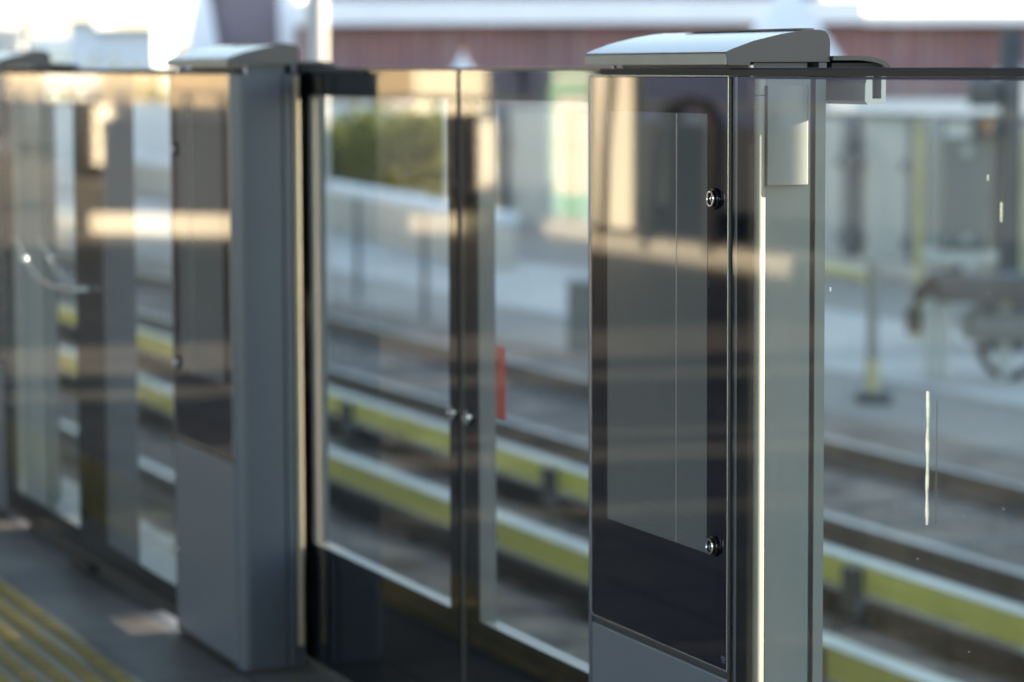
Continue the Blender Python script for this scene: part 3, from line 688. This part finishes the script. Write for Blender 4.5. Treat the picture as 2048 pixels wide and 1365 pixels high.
# point machine: dark low casing with a bent hose
d = 23.5
t = thing('point_machine', base(1930, d), 'low dark track machine with a thick black hose bent down at its left', 'machine', None, rz)
q = lambda x, y: ((x-1930)*d/FPX, 0, at(x, y, d).z+1.19)
MB().box(q(1868, 0)[0], q(2100, 0)[0], -.2, .3, q(0, 610)[2], q(0, 556)[2]).build('casing', 'bracket', t, bevel=.04)
MB().box(q(1930, 0)[0], q(2100, 0)[0], -.15, .25, q(0, 690)[2], q(0, 632)[2]).build('gear_box', 'cabinet', t, bevel=.05)
MB().tube([q(1925, 545), q(1890, 556), q(1860, 566), q(1838, 590), q(1828, 625), q(1830, 668)], sz(17, d), 12).build('hose', 'hose', t, smooth=True)
for x in (1862, 1888, 2010): MB().box(q(x-9, 0)[0], q(x+9, 0)[0], -.05, .05, 0, q(0, 612)[2]).build('leg', 'fpanel', t)
MB().tube([q(1962+60*(1-math.cos(R(a)))*1.0, 690+66*math.sin(R(a))) for a in range(0, 181, 15)], sz(9, d), 10).build('cable_loop', 'hose', t, smooth=True)
# yellow and cream barrier
pb = onz(1744, 790, -1.13); d = (pb-CAM).dot(FW)
t = thing('barrier_rail', (pb.x, pb.y, -1.19), 'cream post with yellow foot carrying a yellow horizontal bar', 'barrier', None, rz)
z = lambda y: at(1744, y, d).z+1.19
MB().tube([(0, 0, z(720)), (0, 0, z(520))], 11*d/FPX, 14).build('post', 'cream', t, smooth=True)
MB().tube([(0, 0, z(783)), (0, 0, z(719))], 15*d/FPX, 14).build('foot', 'ypaint', t, smooth=True)
MB().tube([(-185*d/FPX, .25, z(522)), (-11*d/FPX, .02, z(552))], 14*d/FPX, 12).build('bar', 'ypaint', t, smooth=True)
MB().tube([(-185*d/FPX, .25, 0), (-185*d/FPX, .25, z(500))], 9*d/FPX, 12).build('post', 'cream', t, smooth=True)
MB().box(-.12, .14, -.1, .12, 0, z(784)).build('base_block', 'bracket', t, bevel=.02)
# small dark cabinet behind the right leaf
pb = onz(1160, 705, -1.17); d = (pb-CAM).dot(FW)
t = thing('relay_box', (pb.x, pb.y, -1.19), 'small dark box on the pale gravel, behind the right door leaf', 'box', None, rz)
MB().box(-sz(24, d), sz(60, d), 0, .4, 0, at(1160, 570, d).z+1.19).build('body', 'cabinet', t, bevel=.02)
MB().box(-sz(26, d), sz(62, d), -.02, .42, at(1160, 570, d).z+1.192, at(1160, 562, d).z+1.19).build('lid', 'cabinet', t)

# ------------------------------------------------------------------ other side of the platform, seen mirrored in the glass
def mx(x, D): return mir(x, 300, D).x
def mz(x, y, D): return mir(x, y, D).z
FD = 7.7
f = thing('platform_fence', (0, -FD, 0), 'dark grey panel fence with a handrail along the far platform edge, mirrored in the glass', 'fence')
posts = [-4.5-1.55*k for k in range(36)]
for a, b_ in zip(posts, posts[1:]): MB().box(b_+.03, a-.03, -.04, 0, .24, .86).build('panel', 'dgrey', f, bevel=.006)
for a in posts: MB().box(a-.026, a+.026, -.05, .03, .0, 1.02).build('post', 'fpost', f, bevel=.006)
MB().tube([(posts[0], 0, 1.0), (posts[-1], 0, 1.0)], .028, 10).build('handrail', 'fpost', f, smooth=True)
tag(MB().box(-17.4, -12.6, -6.75, -6.48, 0.001, .13).build('platform_curb', 'curb', bevel=.01), 'pale sunlit curb under the far fence, mirrored in the glass', 'curb')
# low pale planters standing on the platform
def planter(p, q, h, lab, dep=.45, wall=None):
    t = thing('planter_trough', (p[0], p[1], 0), lab, 'planter', 'pale troughs on the platform')
    o_ = Vector((p[0], p[1], 0)); q_ = (q[0]-p[0], q[1]-p[1])
    MB().obox((0, 0), q_, -dep, .001, h).build('trough', 'curb', t, bevel=.012)
    L_ = math.hypot(*q_); u_ = (q_[0]/L_, q_[1]/L_); n_ = (u_[1], -u_[0])
    MB().obox((u_[0]*.06+n_[0]*.06, u_[1]*.06+n_[1]*.06), (q_[0]-u_[0]*.06+n_[0]*.06, q_[1]-u_[1]*.06+n_[1]*.06), -dep+.12, h-.02, h+.012).build('soil', 'bark', t)
    if wall: MB().obox((n_[0]*.2, n_[1]*.2), (q_[0]+n_[0]*.2, q_[1]+n_[1]*.2), -.05, h+.013, .9).build('back_panel', 'dgrey', t, bevel=.006)
    return t
planter((-19.35, -3.75), (-18.45, -4.70), .17, 'pale trough with a grey back panel, mirrored in the blurred pillar', wall=True)
planter((-20.15, -7.05), (-18.43, -5.76), .15, 'pale trough mirrored low in the left door leaf')
# platform canopy overhead
t = thing('platform_canopy', (-30, -4.2, 0), 'platform canopy overhead, above the top edge of the photo', 'canopy')
MB().box(-40, 42, -5.3, 5.3, 4.3, 4.38).build('roof', 'greywall', t)
for k in range(17): MB().box(-39+5*k, -38.85+5*k, -5.2, 5.2, 4.08, 4.296).build('beam', 'fpost', t)
for x in (-8.5, 1.5, 31, 41): MB().box(x-.11, x+.11, -.11, .11, .001, 4.078).build('column', 'creamwall', t, bevel=.01)

# buildings beyond
BDY = 10.6
def wallrun(name, x0, x1, mat, lab, ridge, D=BDY, cat='building', h=8.0, s0=0, s1=0):
    a, b_ = mx(x0, D+s0), mx(x1, D+s1); a, b_ = min(a, b_), max(a, b_)
    t = thing(name, (0, -D, -1.19), lab, cat)
    m_ = MB()
    if ridge:                                               # corrugated siding in plan
        n = int((b_-a)/ridge); pts = []
        for i in range(n): 
            u = a+(b_-a)*i/n; s_ = (b_-a)/n; pts += [(u, 0), (u+s_*.45, 0), (u+s_*.55, -.05), (u+s_*.95, -.05)]
        pts += [(b_, 0), (b_, -4), (a, -4)]
        m_.plan(pts[::-1], 0, h)
    else: m_.box(a, b_, -4, 0, 0, h)
    m_.build('wall', mat, t)
    MB().box(a-.2, b_+.2, -4.2, .25, h+.002, h+.3).build('roof', 'greywall', t)
    return t, a, b_
wallrun('siding_building', 20, 86, 'gold', 'tan ribbed building mirrored at the far left of the left screens', .3)
wallrun('white_building', 88, 202, 'whitewall', 'white building mirrored between two tan ones in the left screens', 0)
wallrun('siding_building', 204, 826, 'gold', 'long tan ribbed building mirrored across pillar and doors', .3, s1=.33)
wallrun('cream_building', 828, 974, 'creamwall', 'cream building mirrored at the meeting edge of the doors', 0, s0=.33, s1=.33)
wallrun('dark_building', 976, 1170, 'navy', 'dark building mirrored in the header of the right door leaf', 0, s0=.33, s1=.05)
wallrun('cream_building', 1176, 1264, 'creamwall', 'narrow cream building mirrored at the top left of the black pillar glass', 0, D=10.4)
wallrun('blue_building', 1266, 2600, 'navy', 'blue grey building mirrored across the right of the black pillar glass', 0, D=10.2)
# black posts with bolts and cream boards beside them
for x0, x1, c0, c1, sh, lab in ((136, 183, 186, 222, 0, 'black post with bolts and a cream board, mirrored in the left screens'), (902, 950, 953, 984, .33, 'black post with bolts and a cream board, mirrored at the meeting edge of the doors')):
    D_ = 6.6; a, b_ = sorted((mx(x0, D_+sh), mx(x1, D_+sh))); c, e = sorted((mx(c0, D_+sh), mx(c1, D_+sh)))
    t = thing('notice_post', (0, -D_, 0), lab, 'notice post', 'black notice posts on the platform')
    z0, z1 = .12, .92
    MB().box(a, b_, -.1, .0, 0, z1).build('post', 'gloss_black', t, bevel=.01)
    MB().box(c, e, -.06, -.02, .16, z1-.05).build('board', 'creamwall', t, bevel=.006)
    for zq in (.84, .3):
        for xq in (a+.06, b_-.06, e+.12): MB().lathe([(.001, 0), (.03, 0), (.024, .02), (.001, .024)], (xq, .001, zq), (0, 1, 0), 12).build('bolt', 'chrome', t, smooth=True)
# mint kiosk
D_ = 7.0; a, b_ = sorted((mx(1100, D_+.33), mx(1178, D_+.33)))
t = thing('drinks_kiosk', (0, -D_, 0), 'mint green framed kiosk mirrored at the right of the doors', 'kiosk')
MB().box(a, b_, -.5, -.03, .0, 1.6).build('body', 'whitewall', t, bevel=.01)
MB().box(a+.09, b_-.12, -.029, -.012, .3, 1.0).build('front_board', 'creamwall', t)
MB().box(a-.02, b_+.02, -.03, .0, 1.08, 1.17).box(a-.02, b_+.02, -.03, 0, 1.24, 1.29).box(a-.02, a+.08, -.03, 0, .12, 1.08).box(a-.02, b_+.02, -.03, 0, .12, .3).build('frame', 'mint', t, bevel=.006)
# cream board with leaning rods and dark pipe hoop
D_ = 7.1; a, b_ = sorted((mx(1186, D_), mx(1264, D_)))
t = thing('notice_board', (0, -D_, 0), 'tall cream board standing on the platform, mirrored in the black pillar glass', 'board')
MB().box(a, b_, -.08, 0, .1, 1.9).build('board', 'creamwall', t, bevel=.01)
MB().box(a-.02, b_+.02, -.2, .1, 0, .1).build('base', 'dgrey', t)
g = lambda x, y, D_=6.5: mir(x, y, D_)
o = MB().tube([g(1205, 500), g(1212, 300), g(1226, 140), g(1240, 60)], .035, 10).build('leaning_pipe', 'hose', smooth=True); tag(o, 'dark leaning pipe mirrored at the left of the black pillar glass', 'pipe')
pts = [g(1296, 500), g(1304, 380), g(1312, 260), g(1335, 222), g(1375, 205), g(1415, 214), g(1432, 250), g(1428, 380), g(1424, 510)]
o = MB().tube(pts, .05, 10).build('pipe_hoop', 'hose', smooth=True); tag(o, 'dark curved pipe hoop mirrored in the black pillar glass', 'hoop')

# ------------------------------------------------------------------ light
SUN_EL = R(14.0); sd = Vector((-.06, .998, 0)).normalized()
sdir = Vector((sd.x*math.cos(SUN_EL), sd.y*math.cos(SUN_EL), math.sin(SUN_EL)))
w = bpy.data.worlds.new('World'); sc.world = w; w.use_nodes = True
nt = w.node_tree; bg = nt.nodes['Background']
sky = nt.nodes.new('ShaderNodeTexSky'); sky.sky_type = 'NISHITA'; sky.sun_disc = False
sky.sun_elevation = SUN_EL; sky.sun_rotation = math.atan2(sd.x, sd.y); sky.air_density = 1.; sky.dust_density = 1.0; sky.ozone_density = 1.2
hs = nt.nodes.new('ShaderNodeHueSaturation'); hs.inputs['Saturation'].default_value = .9
nt.links.new(sky.outputs[0], hs.inputs['Color']); nt.links.new(hs.outputs[0], bg.inputs[0]); bg.inputs[1].default_value = .135
l = bpy.data.lights.new('sun', 'SUN'); l.energy = 5.0; l.angle = R(.53); l.color = (1, .80, .56)
lo = bpy.data.objects.new('sun', l); COL.objects.link(lo); lo.rotation_euler = (-sdir).to_track_quat('-Z', 'Y').to_euler()

# ------------------------------------------------------------------ camera
cd = bpy.data.cameras.new('camera'); co = bpy.data.objects.new('camera', cd); COL.objects.link(co)
mw = Matrix((RT2, UP2, -FW)).transposed().to_4x4(); mw.translation = CAM; co.matrix_world = mw
cd.sensor_width = 36; cd.lens = FPX/2048*36; cd.clip_start = .05; cd.clip_end = 2000
cd.dof.use_dof = True; cd.dof.focus_distance = 3.95; cd.dof.aperture_fstop = 4.0; cd.dof.aperture_blades = 9
sc.camera = co
sc.view_settings.view_transform = 'Standard'; sc.view_settings.look = 'None'; sc.view_settings.exposure = 2.45; sc.view_settings.gamma = 1
sc.render.film_transparent = False
cy = sc.cycles
cy.max_bounces = 10; cy.transparent_max_bounces = 32; cy.glossy_bounces = 5; cy.diffuse_bounces = 4
cy.sample_clamp_indirect = 8; cy.caustics_reflective = False; cy.caustics_refractive = False
